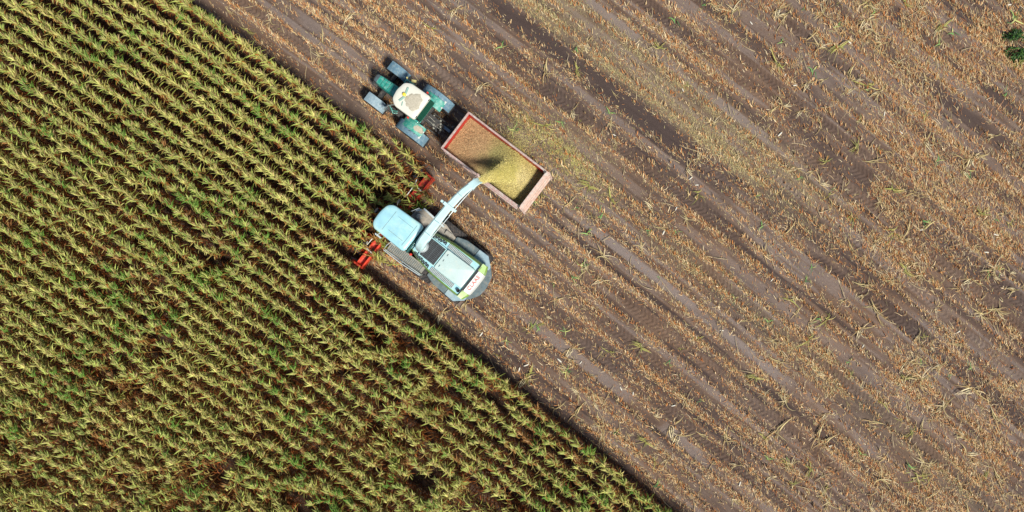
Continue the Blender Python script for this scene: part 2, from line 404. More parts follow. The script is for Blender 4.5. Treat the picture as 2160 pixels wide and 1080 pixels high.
for a in PL[:NI]:
    root = bpy.data.objects.new('maize_plant', None); root.empty_display_size = .1; C.objects.link(root)
    root.matrix_world = Matrix.Translation((a[0], a[1], gz(a[0], a[1])-.02)) @ rotmat(a) @ Matrix.Scale(a[2], 4)
    tag(root, 'tall ripening maize plant in the rows standing nearest the forage harvester', 'maize plant', 'maize plants standing nearest the harvester')
    for nm, me in zip(('stalk', 'foliage', 'tassel'), VMESH[int(a[6])]):
        o = bpy.data.objects.new(nm, me); C.objects.link(o); o.parent = root
rest = PL[NI:]
acc = []
for i in range(NVAR):
    sel = rest[rest[:, 6] == i]; V, F, c = joinq(VARS[i]); n = len(V)
    if not len(sel): continue
    M = np.array([np.array(rotmat(a).to_3x3())*a[2] for a in sel])
    W = np.einsum('nij,vj->nvi', M, V)+np.stack([sel[:, 0], sel[:, 1], sel[:, 0]*0], 1)[:, None]
    cf = np.random.default_rng(i).uniform(.82, 1.18, (len(sel), 1, 1))*np.ones((1, n, 1))*c[None]
    acc.append((W.reshape(-1, 3), (F[None]+(np.arange(len(sel))*n)[:, None, None]).reshape(-1, 4), cf.reshape(-1, 3)))
o = quads('maize_crop', *joinq(acc)[:2], LEAF, joinq(acc)[2])
tag(o, 'dense rows of ripening maize filling the left half of the field', 'maize crop', kind='stuff')
print('plants', len(PL))

# ------------------------------------------------------------------ stubble and litter on the cut ground
ORN = [SR(204, 140, 78), SR(214, 172, 116), SR(172, 104, 54), SR(226, 198, 150), SR(150, 108, 74), SR(204, 180, 130), SR(190, 144, 104), SR(232, 212, 172)]
def pick(cols, n, r, p=None):
    c = np.array(cols)[r.choice(len(cols), n, p=p)]; return c*r.uniform(.7, 1.25, (n, 1))
FOOT = []     # footprints kept clear of upright stubble: x, y, heading, half length, half width
def build_stubble():
    r = np.random.default_rng(11); U, Vv = [], []
    for k in range(-8, 46):
        u0 = ROW0+ROWS*(k-1)
        v = np.arange(-34, 34, .15)+r.uniform(-.05, .05); v = v+r.uniform(-.05, .05, len(v))
        U.append(u0+.16*(vnoise(v*.35, v*0+k, 50)-.5)+r.normal(0, .04, len(v))); Vv.append(v)
    u = np.concatenate(U); v = np.concatenate(Vv); x, y = xy(u, v)
    ok = (np.abs(x) < 29.5) & (np.abs(y) < 16.5) & ~standing(u, v) & (r.random(len(u)) < .8)
    u, v, x, y = u[ok], v[ok], x[ok], y[ok]
    h, t, m = height(u, v); ok = (r.random(len(u)) > m*.85); u, v, x, y, h = [q[ok] for q in (u, v, x, y, h)]
    n = len(u); b = np.stack([x, y, h-.01], 1); AZ = math.radians(112)
    parts = []
    for dz in (0, 1.2):
        parts.append(strips(b, AZ+r.normal(0, .35, n), r.uniform(.5, 1.25, n), r.uniform(.16, .38, n), r.uniform(.025, .045, n), r.uniform(-.1, .4, n), pick(ORN, n, r), 2, roll=r.normal(dz, .3, n), tip=.7))
    # leaf shreds hanging on the stubs
    for q in range(2):
        s = r.random(n) < .8; k = s.sum(); bb = b[s]+r.normal(0, .05, (k, 3))*[1, 1, 0]+[0, 0, .05]
        parts.append(strips(bb, AZ+r.normal(0, .7, k), r.uniform(0, .8, k), r.uniform(.12, .32, k), r.uniform(.018, .04, k), r.uniform(0, 1.0, k), pick(ORN, k, r), 3, roll=r.normal(0, .6, k), daz=r.normal(0, .6, k)))
    V, F, c = joinq(parts)
    tag(quads('stubble', V, F, STRAW, c), 'orange cut maize stubble standing in thin rows across the brown soil', 'stubble', kind='stuff')
    # litter
    n = 900000; x = r.uniform(-29.5, 29.5, n); y = r.uniform(-16.5, 16.5, n); u, v = uv(x, y)
    h, t, m = height(u, v); row = 1-sm(.08, .30, stubrow(u)); ch = chafff(u, v)
    pat = sm(.38, .62, fbm(x*.45, y*.45, 120, 3)); rt = sm(10, 24, x+.3*y); stk = sm(.42, .60, fbm(u*4.2, v*.16, 321, 3))
    dens = ((.07+.50*row*(.35+.8*pat)+.30*ch+.22*pat)*(.35+1.05*stk))*(1-.88*m)+rt*.22*pat+.35*np.exp(-((u-6.0)/1.1)**2-((v+1.3)/3.0)**2)
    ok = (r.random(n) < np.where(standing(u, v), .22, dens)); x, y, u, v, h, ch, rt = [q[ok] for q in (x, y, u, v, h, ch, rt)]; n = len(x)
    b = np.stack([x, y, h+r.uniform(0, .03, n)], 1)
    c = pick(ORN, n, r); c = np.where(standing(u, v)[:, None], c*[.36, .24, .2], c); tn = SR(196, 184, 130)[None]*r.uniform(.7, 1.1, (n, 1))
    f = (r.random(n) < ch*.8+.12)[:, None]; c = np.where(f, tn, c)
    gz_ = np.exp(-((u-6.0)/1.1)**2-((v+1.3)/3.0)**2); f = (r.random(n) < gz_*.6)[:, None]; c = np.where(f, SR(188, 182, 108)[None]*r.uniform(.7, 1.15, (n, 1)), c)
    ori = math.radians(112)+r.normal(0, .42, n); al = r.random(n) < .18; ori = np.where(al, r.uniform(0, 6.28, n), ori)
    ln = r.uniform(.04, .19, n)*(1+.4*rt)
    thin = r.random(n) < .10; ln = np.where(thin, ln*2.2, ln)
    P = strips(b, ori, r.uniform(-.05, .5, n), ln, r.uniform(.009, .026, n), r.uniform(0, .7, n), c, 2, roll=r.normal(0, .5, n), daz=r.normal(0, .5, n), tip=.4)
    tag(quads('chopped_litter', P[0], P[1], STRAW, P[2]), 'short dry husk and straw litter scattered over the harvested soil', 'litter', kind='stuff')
build_stubble()

# lone fallen stalks, leaf bundles, cobs
def bundle(i, cols, n, ln, wd, spread):
    r = np.random.default_rng(300+i)
    b = r.normal(0, .06, (n, 3))*[1, 1, 0]+[0, 0, .05]
    az = np.where(r.random(n) < .6, r.normal(0, spread, n), r.normal(math.pi, spread, n))
    A = strips(b, az, r.uniform(.05, .5, n), ln*r.uniform(.5, 1.2, n), wd*r.uniform(.7, 1.3, n), r.uniform(.3, .9, n), pick(cols, n, r), 5, roll=r.normal(0, .5, n), daz=r.normal(0, .9, n))
    q = quads('m', A[0], A[1], STRAW, A[2]); me = q.data; bpy.data.objects.remove(q); me.name = 'leaf_bundle'; return me
PALE = [SR(205, 185, 140), SR(188, 172, 122), SR(176, 150, 104), SR(214, 200, 160)]
GRN = [SR(110, 160, 88), SR(140, 176, 100), SR(86, 140, 84), SR(190, 190, 120)]
OLV = [SR(168, 166, 90), SR(150, 152, 84), SR(190, 176, 110)]
KINDS = {'dry': [bundle(i, PALE, random.randint(6, 11), .75, .045, .5) for i in range(5)],
         'olive': [bundle(10+i, OLV, random.randint(8, 14), .6, .04, .6) for i in range(4)],
         'green': [bundle(20+i, GRN, random.randint(4, 8), .45, .05, .5) for i in range(5)]}
def stalk_mesh(i):
    r = np.random.default_rng(500+i); m = MB(); L_ = r.uniform(.6, 1.3); bend = r.uniform(-.12, .12)
    m.tube([(t*L_-L_/2, bend*math.sin(t*3), .05+.04*math.sin(t*5)) for t in np.linspace(0, 1, 7)], [.018, .017, .02, .016, .015, .013, .01], 6)
    o = m.build('stalk', pm('stalk_skin', (.46, .36, .2), .6, var=.3, vscale=9)); me = o.data; bpy.data.objects.remove(o); return me
STK = [stalk_mesh(i) for i in range(4)]
LAB = {'dry': ('pale dry maize leaf bundle lying loose on the stubble', 'leaf bundle', 'pale dry leaf bundles lying on the stubble'),
       'olive': ('olive yellow maize leaf bundle lying loose on the stubble', 'leaf bundle', 'olive leaf bundles lying on the stubble'),
       'green': ('fresh green maize leaf bundle dropped on the cut ground', 'leaf bundle', 'green leaf bundles dropped on the cut ground')}
FS = 1482/CAM_H
def g(px, py): return (px-1080)/FS, (540-py)/FS      # a point of the ground as seen in the photograph
def loose(kind, x, y, rz, s=1.0, stalk=False):
    i = random.randrange(99); me = KINDS[kind][i % len(KINDS[kind])]
    lab, cat, grp = LAB[kind]
    o = bpy.data.objects.new('maize_leaf_bundle', me); C.objects.link(o)
    o.location = (x, y, gz(x, y)); o.rotation_euler = (0, 0, rz); o.scale = (s, s, s); tag(o, lab, cat, grp)
for px, py, k, a, s in [(1150, 265, 'olive', 20, 1.2), (1085, 275, 'green', 10, 1.1), (1060, 100, 'green', 40, .9), (1215, 110, 'green', -50, .8), (1235, 90, 'dry', 80, .8), (1285, 240, 'green', -40, .9), (1150, 150, 'dry', 70, 1), (1390, 100, 'olive', 0, 1.0), (1385, 130, 'dry', 70, .8), (1425, 40, 'green', 70, 1.1), (1545, 25, 'dry', 30, 1.2), (1650, 90, 'green', 40, .7), (1640, 20, 'dry', 60, 1), (1655, 30, 'dry', 40, 1.2), (1640, 135, 'olive', -30, 1.3), (1700, 85, 'dry', 10, 1), (1730, 100, 'dry', -10, 1.2), (1765, 100, 'olive', 20, 1.3), (1812, 12, 'dry', 0, .9), (1860, 90, 'dry', 10, .9), (1790, 155, 'dry', 45, 1), (1830, 180, 'olive', 20, 1.3), (1850, 195, 'dry', 45, 1.2), (1950, 245, 'green', 10, .7), (1980, 340, 'green', 0, 1.0), (1760, 400, 'green', -40, .6), (1600, 415, 'green', 20, .6), (1740, 340, 'olive', 30, .9), (1270, 455, 'green', 15, 1.1), (1240, 495, 'green', 15, 1.0), (1370, 490, 'green', 10, .8), (1425, 490, 'green', -80, .7), (1230, 560, 'green', 10, 1), (1270, 540, 'dry', -30, 1), (1215, 590, 'green', 10, 1), (1270, 590, 'dry', 10, .9), (1190, 435, 'dry', 10, 1), (1130, 430, 'green', 5, .8), (1240, 390, 'olive', -35, 1.2), (1290, 420, 'olive', -45, 1.2), (1470, 410, 'olive', 20, 1.2), (1550, 630, 'green', 20, .8), (1620, 680, 'green', -20, .8), (1680, 660, 'dry', 40, .7), (1375, 440, 'dry', -60, .9), (1350, 520, 'dry', -65, .8), (1880, 490, 'olive', 20, 1.4), (1905, 500, 'dry', 40, 1.3), (1950, 480, 'dry', 20, 1.1), (1920, 555, 'dry', 20, 1), (2110, 570, 'green', 20, .9), (2050, 590, 'dry', 10, 1), (2070, 450, 'olive', 0, 1), (2140, 610, 'dry', 10, 1.1), (1135, 690, 'green', 70, 1.1), (1060, 690, 'dry', 50, 1), (1120, 690, 'olive', 60, 1.1), (1068, 720, 'green', -70, .7), (1205, 735, 'dry', 45, 1), (1195, 785, 'green', 15, .9), (1105, 800, 'dry', 45, 1), (1115, 790, 'olive', 60, 1.1), (1215, 870, 'dry', 40, 1), (1270, 920, 'dry', 80, 1), (1350, 730, 'olive', -40, 1.1), (1410, 770, 'green', -60, .9), (1480, 845, 'green', -30, .7), (1390, 1020, 'green', 70, 1), (1415, 900, 'dry', 80, 1.2), (1430, 920, 'dry', 50, 1.2), (1360, 930, 'olive', -40, 1), (1530, 925, 'dry', 70, 1), (1590, 795, 'olive', -20, 1), (1790, 765, 'green', -30, .7), (1815, 960, 'green', -35, .8), (1620, 970, 'green', -30, .8), (1660, 970, 'green', -30, .5), (1640, 905, 'dry', 30, 1.3), (1740, 930, 'dry', 20, 1), (1920, 990, 'green', -15, 1.2), (1930, 1005, 'olive', -15, 1.3), (1940, 800, 'dry', 30, 1.2), (2050, 820, 'dry', 0, 1.4), (1980, 770, 'dry', 40, 1.2), (2030, 920, 'dry', -30, 1), (1950, 1050, 'dry', 0, 1.2), (1860, 1010, 'dry', -40, 1.2), (1840, 890, 'dry', -20, .9), (1220, 830, 'dry', -50, .8), (980, 640, 'dry', 70, 1), (890, 650, 'dry', 50, .8), (930, 660, 'dry', 60, .9), (680, 90, 'dry', 60, .9), (910, 60, 'olive', 0, .9), (740, 30, 'dry', 40, 1), (860, 90, 'dry', 20, .8), (1015, 180, 'dry', 40, .8), (960, 20, 'dry', 50, .9), (2140, 40, 'green', 70, 1.3), (2150, 130, 'olive', 80, 1.3)]:
    x, y = g(px, py); loose(k, x, y, math.radians(a), s)
rr = random.Random(44); cnt = 0
while cnt < 270:
    x = rr.uniform(-27, 27.5); y = rr.uniform(-14.5, 14.5)
    u, v = uv(x, y)
    if standing(np.array([u]), np.array([v]))[0] or (-9.5 < x < 1.5 and -3.5 < y < 11): continue
    if x < 14 and rr.random() < .55: continue
    k = rr.choices(['dry', 'olive', 'green'], [.75, .17, .08])[0]
    loose(k, x, y, rr.uniform(0, 3.14), rr.uniform(.45, 1.0)*(1.15 if x > 14 else .9)); cnt += 1
for i in range(110):
    while True:
        x = rr.uniform(-20, 27.5); y = rr.uniform(-14.5, 14.5); u, v = uv(x, y)
        if not standing(np.array([u]), np.array([v]))[0] and not (-9.5 < x < 1.5 and -3.5 < y < 11): break
    o = bpy.data.objects.new('cut_maize_stalk', STK[i % 4]); C.objects.link(o); o.location = (x, y, gz(x, y)); o.rotation_euler = (0, 0, rr.choice([rr.uniform(0, 3.1), rr.gauss(1.9, .4)]))
    tag(o, 'bare tan maize stalk lying flat on the harvested soil', 'maize stalk', 'cut maize stalks lying on the soil')
# cobs: pale, in husks
m = MB(); m.lathe([(.004, -.11), (.022, -.1), (.03, -.05), (.03, .03), (.024, .08), (.008, .12), (.002, .125)], (0, 0, .03), 'y', 12)
cobm = m.build('cob', pm('husk_white', (.72, .69, .58), .6, var=.2, vscale=30)).data
bpy.data.objects.remove(bpy.data.objects['cob'])
for px, py in [(1457, 376), (1470, 390), (1426, 440), (1400, 490), (1645, 283), (1655, 160), (1677, 180), (1643, 25), (1585, 48), (1790, 90), (1865, 240), (1943, 485), (2082, 532), (2127, 385), (2128, 10), (1942, 540), (1820, 730), (1523, 697), (1628, 590), (1420, 855), (1440, 190), (1296, 285), (1225, 765), (1180, 760), (1095, 780), (1310, 820), (1560, 1020), (1750, 940), (1900, 280), (2050, 345), (1015, 705), (2100, 495), (2020, 700), (1335, 830), (1110, 770)]:
    x, y = g(px, py); o = bpy.data.objects.new('maize_cob', cobm); C.objects.link(o)
    s = rr.uniform(.9, 1.4); o.location = (x, y, gz(x, y)+.01); o.rotation_euler = (0, 0, rr.uniform(0, 3.1)); o.scale = (s, s, s)
    tag(o, 'small pale maize cob lying on the harvested soil', 'maize cob', 'pale maize cobs lying on the soil')
# weed bush, far right
def weed(px, py, R, seed):
    x, y = g(px, py); r = np.random.default_rng(seed)
    root = empty('weed_bush', (x, y, gz(x, y)), 0, 'dark green irregular leafy weed bush at the top right edge of the field', 'weed bush')
    n = 520; a = r.uniform(0, 6.28, n); q = np.sqrt(r.random(n))*R*(1.25+.55*np.sin(2*a+1)+.25*np.sin(5*a)); z = .5*(1-(q/R)**2)*r.uniform(.3, 1, n)+.05
    c = lerp(SR(20, 52, 24)[None], SR(84, 122, 52)[None], r.random((n, 1))**1.5)
    A = strips(np.stack([q*np.cos(a)+(a > 3)*.18, q*np.sin(a)*1.2-(a > 3)*.35, z], 1), a+r.normal(0, .8, n), r.uniform(-.2, .8, n), r.uniform(.10, .22, n), r.uniform(.06, .11, n), .8, c, 3, roll=r.normal(0, .5, n))
    quads('foliage', A[0], A[1], LEAF, A[2], root)
    n = 14; a = r.uniform(0, 6.28, n); A = strips(np.zeros((n, 3)), a, r.uniform(.6, 1.3, n), .45, .015, .5, SR(80, 95, 50), 3); quads('stem', A[0], A[1], LEAF, A[2], root)
weed(2137, 90, .62, 8)

# ------------------------------------------------------------------ machine materials
MINT = pm('mint_paint', (.33, .62, .70), .32, var=.10, vscale=3, col2=(.46, .70, .64), mix2=.5, s2=1.1, coat=.5)
MINT2 = pm('pale_hood_paint', (.50, .64, .61), .35, var=.06, vscale=3, col2=(.60, .66, .58), mix2=.25, s2=2.2, coat=.3)
LIME = pm('lime_paint', (.26, .44, .09), .4, var=.12, col2=(.30, .42, .20), mix2=.4)
GREY = pm('slate_paint', (.10, .145, .16), .55, var=.25, col2=(.20, .21, .19), mix2=.45, s2=4)
DUSTY = pm('dusty_platform', (.36, .32, .26), .8, var=.2, col2=(.22, .22, .20), mix2=.5, s2=5, bump=.3)
BLACK = pm('black_plastic', (.018, .02, .022), .5, var=.3)
DARK = pm('dark_chassis', (.035, .038, .04), .7, var=.4, col2=(.10, .085, .07), mix2=.45, s2=6)
RUB = pm('tyre_rubber', (.026, .026, .028), .85, var=.3, col2=(.085, .068, .058), mix2=.5, s2=7)
RED = pm('red_paint', (.78, .055, .02), .4, var=.15, col2=(.50, .16, .09), mix2=.35, s2=5)
SPT = pm('spout_paint', (.52, .72, .73), .4, var=.10, vscale=4, col2=(.46, .62, .56), mix2=.4, s2=3)
WHT = pm('white_paint', (.62, .64, .61), .4, var=.06, col2=(.6, .58, .5), mix2=.3)
STEEL = pm('pale_steel', (.55, .62, .62), .4, metal=.2, var=.15)
GLASS = pm('cab_glass', (.02, .035, .04), .08, var=.05, spec=.8)
TEAL = pm('teal_paint', (.03, .31, .24), .45, var=.15, col2=(.20, .40, .34), mix2=.5, s2=6, coat=.2)
CREAM = pm('cream_roof', (.66, .66, .57), .4, var=.05, vscale=3, col2=(.66, .64, .52), mix2=.3, s2=3, coat=.2)
BLUEG = pm('blue_grey_mudguard', (.10, .20, .27), .7, var=.25, vscale=8, col2=(.20, .29, .32), mix2=.5, s2=7)
BLUEL = pm('pale_dusty_mudguard', (.22, .32, .38), .7, var=.2, vscale=10, col2=(.34, .42, .45), mix2=.5, s2=9)
DUST = pm('chaff_dust', (.50, .46, .36), .95, var=.2, vscale=25, col2=(.38, .35, .26), mix2=.5, s2=12, bump=.5)
YEL = pm('beacon_yellow', (.80, .62, .05), .3, var=.05)
ORG = pm('lamp_red', (.70, .05, .03), .3, var=.05)
RIM = pm('rim_paint', (.50, .50, .42), .5, var=.2)
PINK = pm('faded_trailer_paint', (.42, .27, .24), .7, var=.25, vscale=9, col2=(.46, .42, .37), mix2=.55, s2=8)
GATE = pm('faded_gate_paint', (.60, .42, .34), .7, var=.22, vscale=7, col2=(.55, .50, .44), mix2=.5, s2=6)
REDIN = pm('trailer_red_lining', (.60, .025, .022), .5, var=.2, col2=(.42, .10, .07), mix2=.35, s2=5)

def wheel(parent, c, R, wdt, rimr, n_lug=20, lug=.05, rimmat=RIM):
    x, y, z = c; m = MB()
    h = wdt/2
    m.lathe([(rimr*.3, -h*.25), (rimr, -h*.55), (rimr, h*.55), (rimr*.3, h*.25)], c, 'y', 28)
    m.lathe([(rimr*.28, -h*.62), (rimr*.26, h*.62)], c, 'y', 12)
    wo = m.build('wheel', rimmat, parent)
    m = MB(); m.lathe([(rimr, -h*.6), (rimr+.06, -h*.85), (R*.84, -h), (R*.94, -h*.93), (R*.97, -h*.6), (R*.975, 0), (R*.97, h*.6), (R*.94, h*.93), (R*.84, h), (rimr+.06, h*.85), (rimr, h*.6)], c, 'y', 40)
    for k in range(n_lug):
        for sd_ in (-1, 1):
            a = 2*math.pi*(k+(.5 if sd_ > 0 else 0))/n_lug
            p = []
            for t, da in ((0, 0), (1, -.55*2*math.pi/n_lug*1.6)):
                for dr in (0, 1):
                    for sg in (-1, 1):
                        aa = a+da+sg*.011*2*math.pi/n_lug*14*.5; rad = R*(.965 if t == 0 else .93)+dr*lug*(1 if t == 0 else .9)
                        p.append((x+rad*math.cos(aa), y+sd_*(t*h*.98), z+rad*math.sin(aa)))
            m.add(p, [(0, 1, 3, 2), (4, 6, 7, 5), (0, 4, 5, 1), (2, 3, 7, 6), (0, 2, 6, 4), (1, 5, 7, 3)])
    m.build('tyre', RUB, wo)
    return wo
def rpoly(pts, r=.12, n=4):
    """round the corners of a polygon"""
    out = []; k = len(pts)
    for i in range(k):
        p = Vector(pts[i]); a = (Vector(pts[i-1])-p); b = (Vector(pts[(i+1) % k])-p); rr_ = min(r, a.length*.45, b.length*.45)
        s = p+a.normalized()*rr_; e = p+b.normalized()*rr_
        for j in range(n+1):
            t = j/n; out.append(tuple(s*(1-t)**2+p*2*t*(1-t)+e*t*t))
    return out

# ------------------------------------------------------------------ forage harvester (x forward, y left)
def harvester():
    T = empty('forage_harvester', (-3.644, 0, 0), math.pi-math.radians(38.5), 'mint and lime forage harvester with red header blowing chopped maize into the trailer', 'forage harvester')
    m = MB(); m.box((.2, .03, 1.15), (5.0, 1.1, .9)); m.box((2.9, .1, .85), (1.3, .9, .8), ry=.25); m.box((.75, .03, 1.0), (.3, 2.3, .3)); m.box((-1.5, .03, .75), (.2, 2.2, .2))
    for q in range(9): m.box((1.5+.14*q, -.82-.04*math.sin(q*7), 1.4+.12*math.sin(q*3)), (.09, .22, .2), rz=q)
    m.tube([(2.6, -.7, 1.3), (2.9, -1.0, 1.2), (3.1, -1.2, 1.0)], .04); m.tube([(2.3, .9, 1.5), (2.8, 1.2, 1.2), (3.1, 1.4, 1.0)], .04)
    m.build('chassis', DARK, T, .02)
    # body
    side = lambda s, o=0: [(1.32, s*(.66-o)), (.85, s*(.84-o)), (-.1, s*(1.0-o)), (-1.75, s*(1.06-o)), (-2.2, s*(.98-o))]
    for s in (-1, 1):
        m = MB(); sh = .05
        P = side(s); Q = side(s, .10); lo = [(x, y+sh, 1.75) for x, y in P]; mid = [(x, y+sh, 2.55) for x, y in P]; hi = [(x, y+sh, 2.86) for x, y in Q]; inn = [(x, y+sh-s*.05, 2.80) for x, y in Q]; lo2 = [(x, y+sh-s*.1, 1.75) for x, y in P]
        m.rings([lo, mid, hi, inn, lo2], close=False, caps=False, smooth=True); m.build('side_panel', LIME, T)
    m = MB(); body = [(1.32, -.50), (.85, -.68), (-.1, -.84), (-1.95, -.9), (-2.0, .98), (-.1, .94), (.85, .80), (1.32, .62)]
    m.prism(body, 1.7, 2.84); m.build('engine_deck', MINT, T, .02)
    for s in (-1, 1):
        m = MB()
        for k in range(34):
            x = 1.12-k*.078
            yc = .05+s*(.60+.12*min(1, (1.2-x)/1.1)+.02); dk = k < 15
            if not dk: m.box((x, yc, 2.865), (.035, .24, .06), ry=.5)
        m.build('louvre_slats', STEEL, T)
    for s in (-1, 1):
        m = MB()
        for k in range(14):
            x = 1.12-k*.075; yc = .05+s*(.60+.12*min(1, (1.2-x)/1.1)+.03)
            m.box((x, yc+.02*math.sin(k*5), 2.86), (.042, .17, .05), rz=.15*math.sin(k*3))
        m.box((-.74, .05+s*.745, 2.842), (1.45, .26, .012))
        m.build('air_slots', BLACK, T)
    # grille: frame + bars
    m = MB(); m.prism([(-.08, -.50), (.92, -.50), (.92, .62), (-.08, .62)], 2.84, 2.99); fr = m.build('radiator_frame', MINT, T, .015)
    m = MB(); m.box((.42, .06, 2.994), (.90, 1.02, .02)); m.build('radiator_mesh', BLACK, T)
    m = MB()
    for k in range(12): m.box((.42, -.40+k*.084, 3.012), (.88, .012, .02))
    for k in range(3): m.box((.12+.3*k, .06, 3.008), (.012, 1.0, .012))
    m.build('radiator_bars', pm('grille_bar', (.16, .19, .2), .4, metal=.5), T)
    # hood
    m = MB(); m.dome(rpoly([(-.10, -.52), (-.10, .64), (-1.86, .62), (-1.86, -.56)], .08), [(2.84, 1), (3.02, .995), (3.07, .97), (3.08, .93)])
    m.build('hood', MINT2, T)
    m = MB()
    for y in (-.28, .06, .4):
        m.tube([(-.30, y-.05, 3.085), (-.30, y-.05, 3.12), (-.30, y+.05, 3.12), (-.30, y+.05, 3.085)], .012, 6)
    m.build('hood_handle', GREY, T)
    m = MB(); m.lathe([(.09, 0), (.09, .18), (.075, .18), (.06, .06)], (-1.80, .80, 2.84), 'z', 20); m.build('exhaust_pipe', BLACK, T)
    m = MB(); m.box((-1.96, -.05, 2.90), (.10, 1.62, .10)); m.build('rear_gap_bar', BLACK, T, .01)  # black bar standing in for the dark gap between hood and rear panel
    # rear panel: curved
    def rp(y): return -2.36-.08*(1-(abs(y-.0)/1.0)**2)
    m = MB(); ys = np.linspace(-.62, .64, 9)
    R = [[(-2.02, y, 2.96), (rp(y)+.10, y, 2.90), (rp(y), y, 2.74), (rp(y)-.02, y, 2.3), (-2.1, y, 2.2)] for y in ys]
    m.rings(R, smooth=True); m.build('rear_panel', WHT, T)
    for s in (-1, 1):
        m = MB(); ys = np.linspace(.63*s if s < 0 else .65, s*1.05, 6)
        R = [[(-2.0+.05*abs(y), y, 2.955), (rp(y)+.10+.22*max(0, abs(y)-.7), y, 2.89), (rp(y)+.3*max(0, abs(y)-.7), y, 2.72), (rp(y)+.3*max(0, abs(y)-.7), y, 2.2), (-2.02, y, 2.1)] for y in ys]
        m.rings(R, smooth=True)
        m.build('rear_corner_panel', LIME, T)
    fc = bpy.data.curves.new('lettering', 'FONT'); fc.body = 'CLAAS'; fc.size = .27; fc.extrude = .006; fc.align_x = 'CENTER'; fc.align_y = 'CENTER'; fc.space_character = 1.12; fc.offset = .006
    tmp = bpy.data.objects.new('t', fc); C.objects.link(tmp); bpy.context.view_layer.update()
    me = bpy.data.meshes.new_from_object(tmp.evaluated_get(bpy.context.evaluated_depsgraph_get())); bpy.data.objects.remove(tmp)
    me.materials.clear(); me.materials.append(pm('red_lettering', (.62, .03, .03), .4, var=.05))
    lo = bpy.data.objects.new('lettering', me); C.objects.link(lo); lo.parent = T; lo['label'] = 'red capital letters on the white rear panel'
    sl_ = math.atan2(.06, .30); lo.rotation_euler = Euler((sl_, 0, -math.pi/2), 'XYZ'); lo.location = (-2.19, .02, 2.952)
    m = MB(); m.box((-2.40, -.04, 2.50), (.09, .42, .1)); m.build('rear_camera_housing', BLACK, T, .01)
    # rear bumper and fenders
    m = MB(); m.prism(rpoly([(-1.9, 1.35), (-2.45, 1.0), (-2.82, .45), (-2.86, -.1), (-2.72, -.75), (-2.3, -1.15), (-1.9, -1.2)], .15), 1.35, 1.62); m.build('rear_bumper', GREY, T, .03)
    for s in (-1, 1):
        m = MB(); P = [(.02, s*.98), (.02, s*1.26), (-.55, s*1.46), (-1.32, s*1.50)]
        z = [1.72, 1.72, 1.86, 1.9]
        m.prism([(.02, s*.9), (.02, s*1.28), (-.55, s*1.46), (-1.30, s*1.48), (-1.30, s*.9)][::s], 1.66, 1.80); f_ = m.build('rear_mudguard', GREY, T, .03)
        m = MB(); m.prism([(-1.31, s*.9), (-1.31, s*1.485), (-1.90, s*1.50), (-2.36, s*1.1), (-2.36, s*.9)][::s], 1.64, 1.84); m.build('rear_corner_guard', pm('light_slate', (.26, .38, .44), .5, var=.15, col2=(.34, .42, .44), mix2=.4), T, .03)
    for s in (-1, 1):
        wheel(T, (.62, s*1.33, .95), .95, .66, .48, 22, .055); wheel(T, (-1.50, s*1.36, .68), .68, .48, .34, 20, .045)
    # platforms
    m = MB(); m.prism([(2.55, -.62), (1.3, -.62), (0.02, -.98), (0.02, -1.18), (.83, -1.42), (2.28, -1.30), (2.55, -1.02)][::-1], 1.92, 2.0)
    pr = m.build('platform', DUSTY, T, .01)
    m = MB(); m.box((1.55, -1.30, 2.06), (1.4, .10, .12), rz=-.07); m.box((2.42, -1.12, 2.06), (.3, .09, .12), rz=.8); m.tube([(2.58, -.85, 2.0), (2.62, -.85, 2.5), (2.40, -1.22, 2.5), (2.36, -1.2, 2.0)], .02); m.build('railing', STEEL, pr, .01)
    m = MB(); m.lathe([(.16, 0), (.16, .16), (.13, .19), (.07, .2), (.05, .17)], (2.18, -.86, 2.0), 'z', 24); m.build('air_intake', pm('intake', (.42, .41, .36), .7), T)
    m = MB(); m.box((1.0, -1.0, 2.03), (.9, .3, .06)); m.box((.45, -1.12, 2.08), (.35, .22, .14)); m.build('tool_box', pm('tool_grey', (.30, .28, .24), .7, var=.3), T, .02)
    m = MB(); m.prism([(2.50, .98), (2.46, 1.56), (.28, 1.42), (.28, .96)], 1.92, 1.99); pl = m.build('platform', pm('grating', (.25, .25, .22), .7, var=.35, vscale=14, col2=(.33, .29, .22), mix2=.5, s2=6), T, .01)
    m = MB()
    for k in range(20): m.box((.45+k*.1, 1.24, 2.0), (.03, .40, .02))
    m.build('treads', GREY, pl)
    m = MB(); m.tube([(2.25, 1.12, 2.0), (2.46, 1.05, 2.45), (2.52, 1.30, 2.5), (2.50, 1.58, 2.5), (1.4, 1.58, 2.48), (.25, 1.46, 2.45), (.2, 1.4, 2.0)], .024, 8); m.tube([(1.4, 1.55, 2.0), (1.4, 1.58, 2.48)], .018)
    m.tube([(2.50, 1.56, 2.02), (.27, 1.44, 2.02)], .03); m.build('railing', STEEL, pl)
    # cab
    roof = [(1.46, -.72), (3.30, -.62), (3.56, -.42), (3.66, .10), (3.62, .68), (3.42, .92), (1.46, .93)]
    m = MB(); m.prism([(1.62, -.60), (3.2, -.52), (3.42, .1), (3.25, .80), (1.62, .82)], 1.6, 3.45, 1.03); cb = m.build('cab', GLASS, T, .03)
    for x, y in ((1.64, -.6), (3.2, -.54), (3.26, .82), (1.64, .83)): MB().tube([(x, y, 1.9), (x+.02, y*1.02, 3.45)], .04, 6).build('cab_pillar', BLACK, cb)
    m = MB(); m.dome(rpoly(roof, .22, 5), [(3.44, .97), (3.50, 1.0), (3.62, 1.0), (3.69, .975), (3.72, .93), (3.735, .8), (3.74, .5)]); m.build('cab_roof', MINT, T)
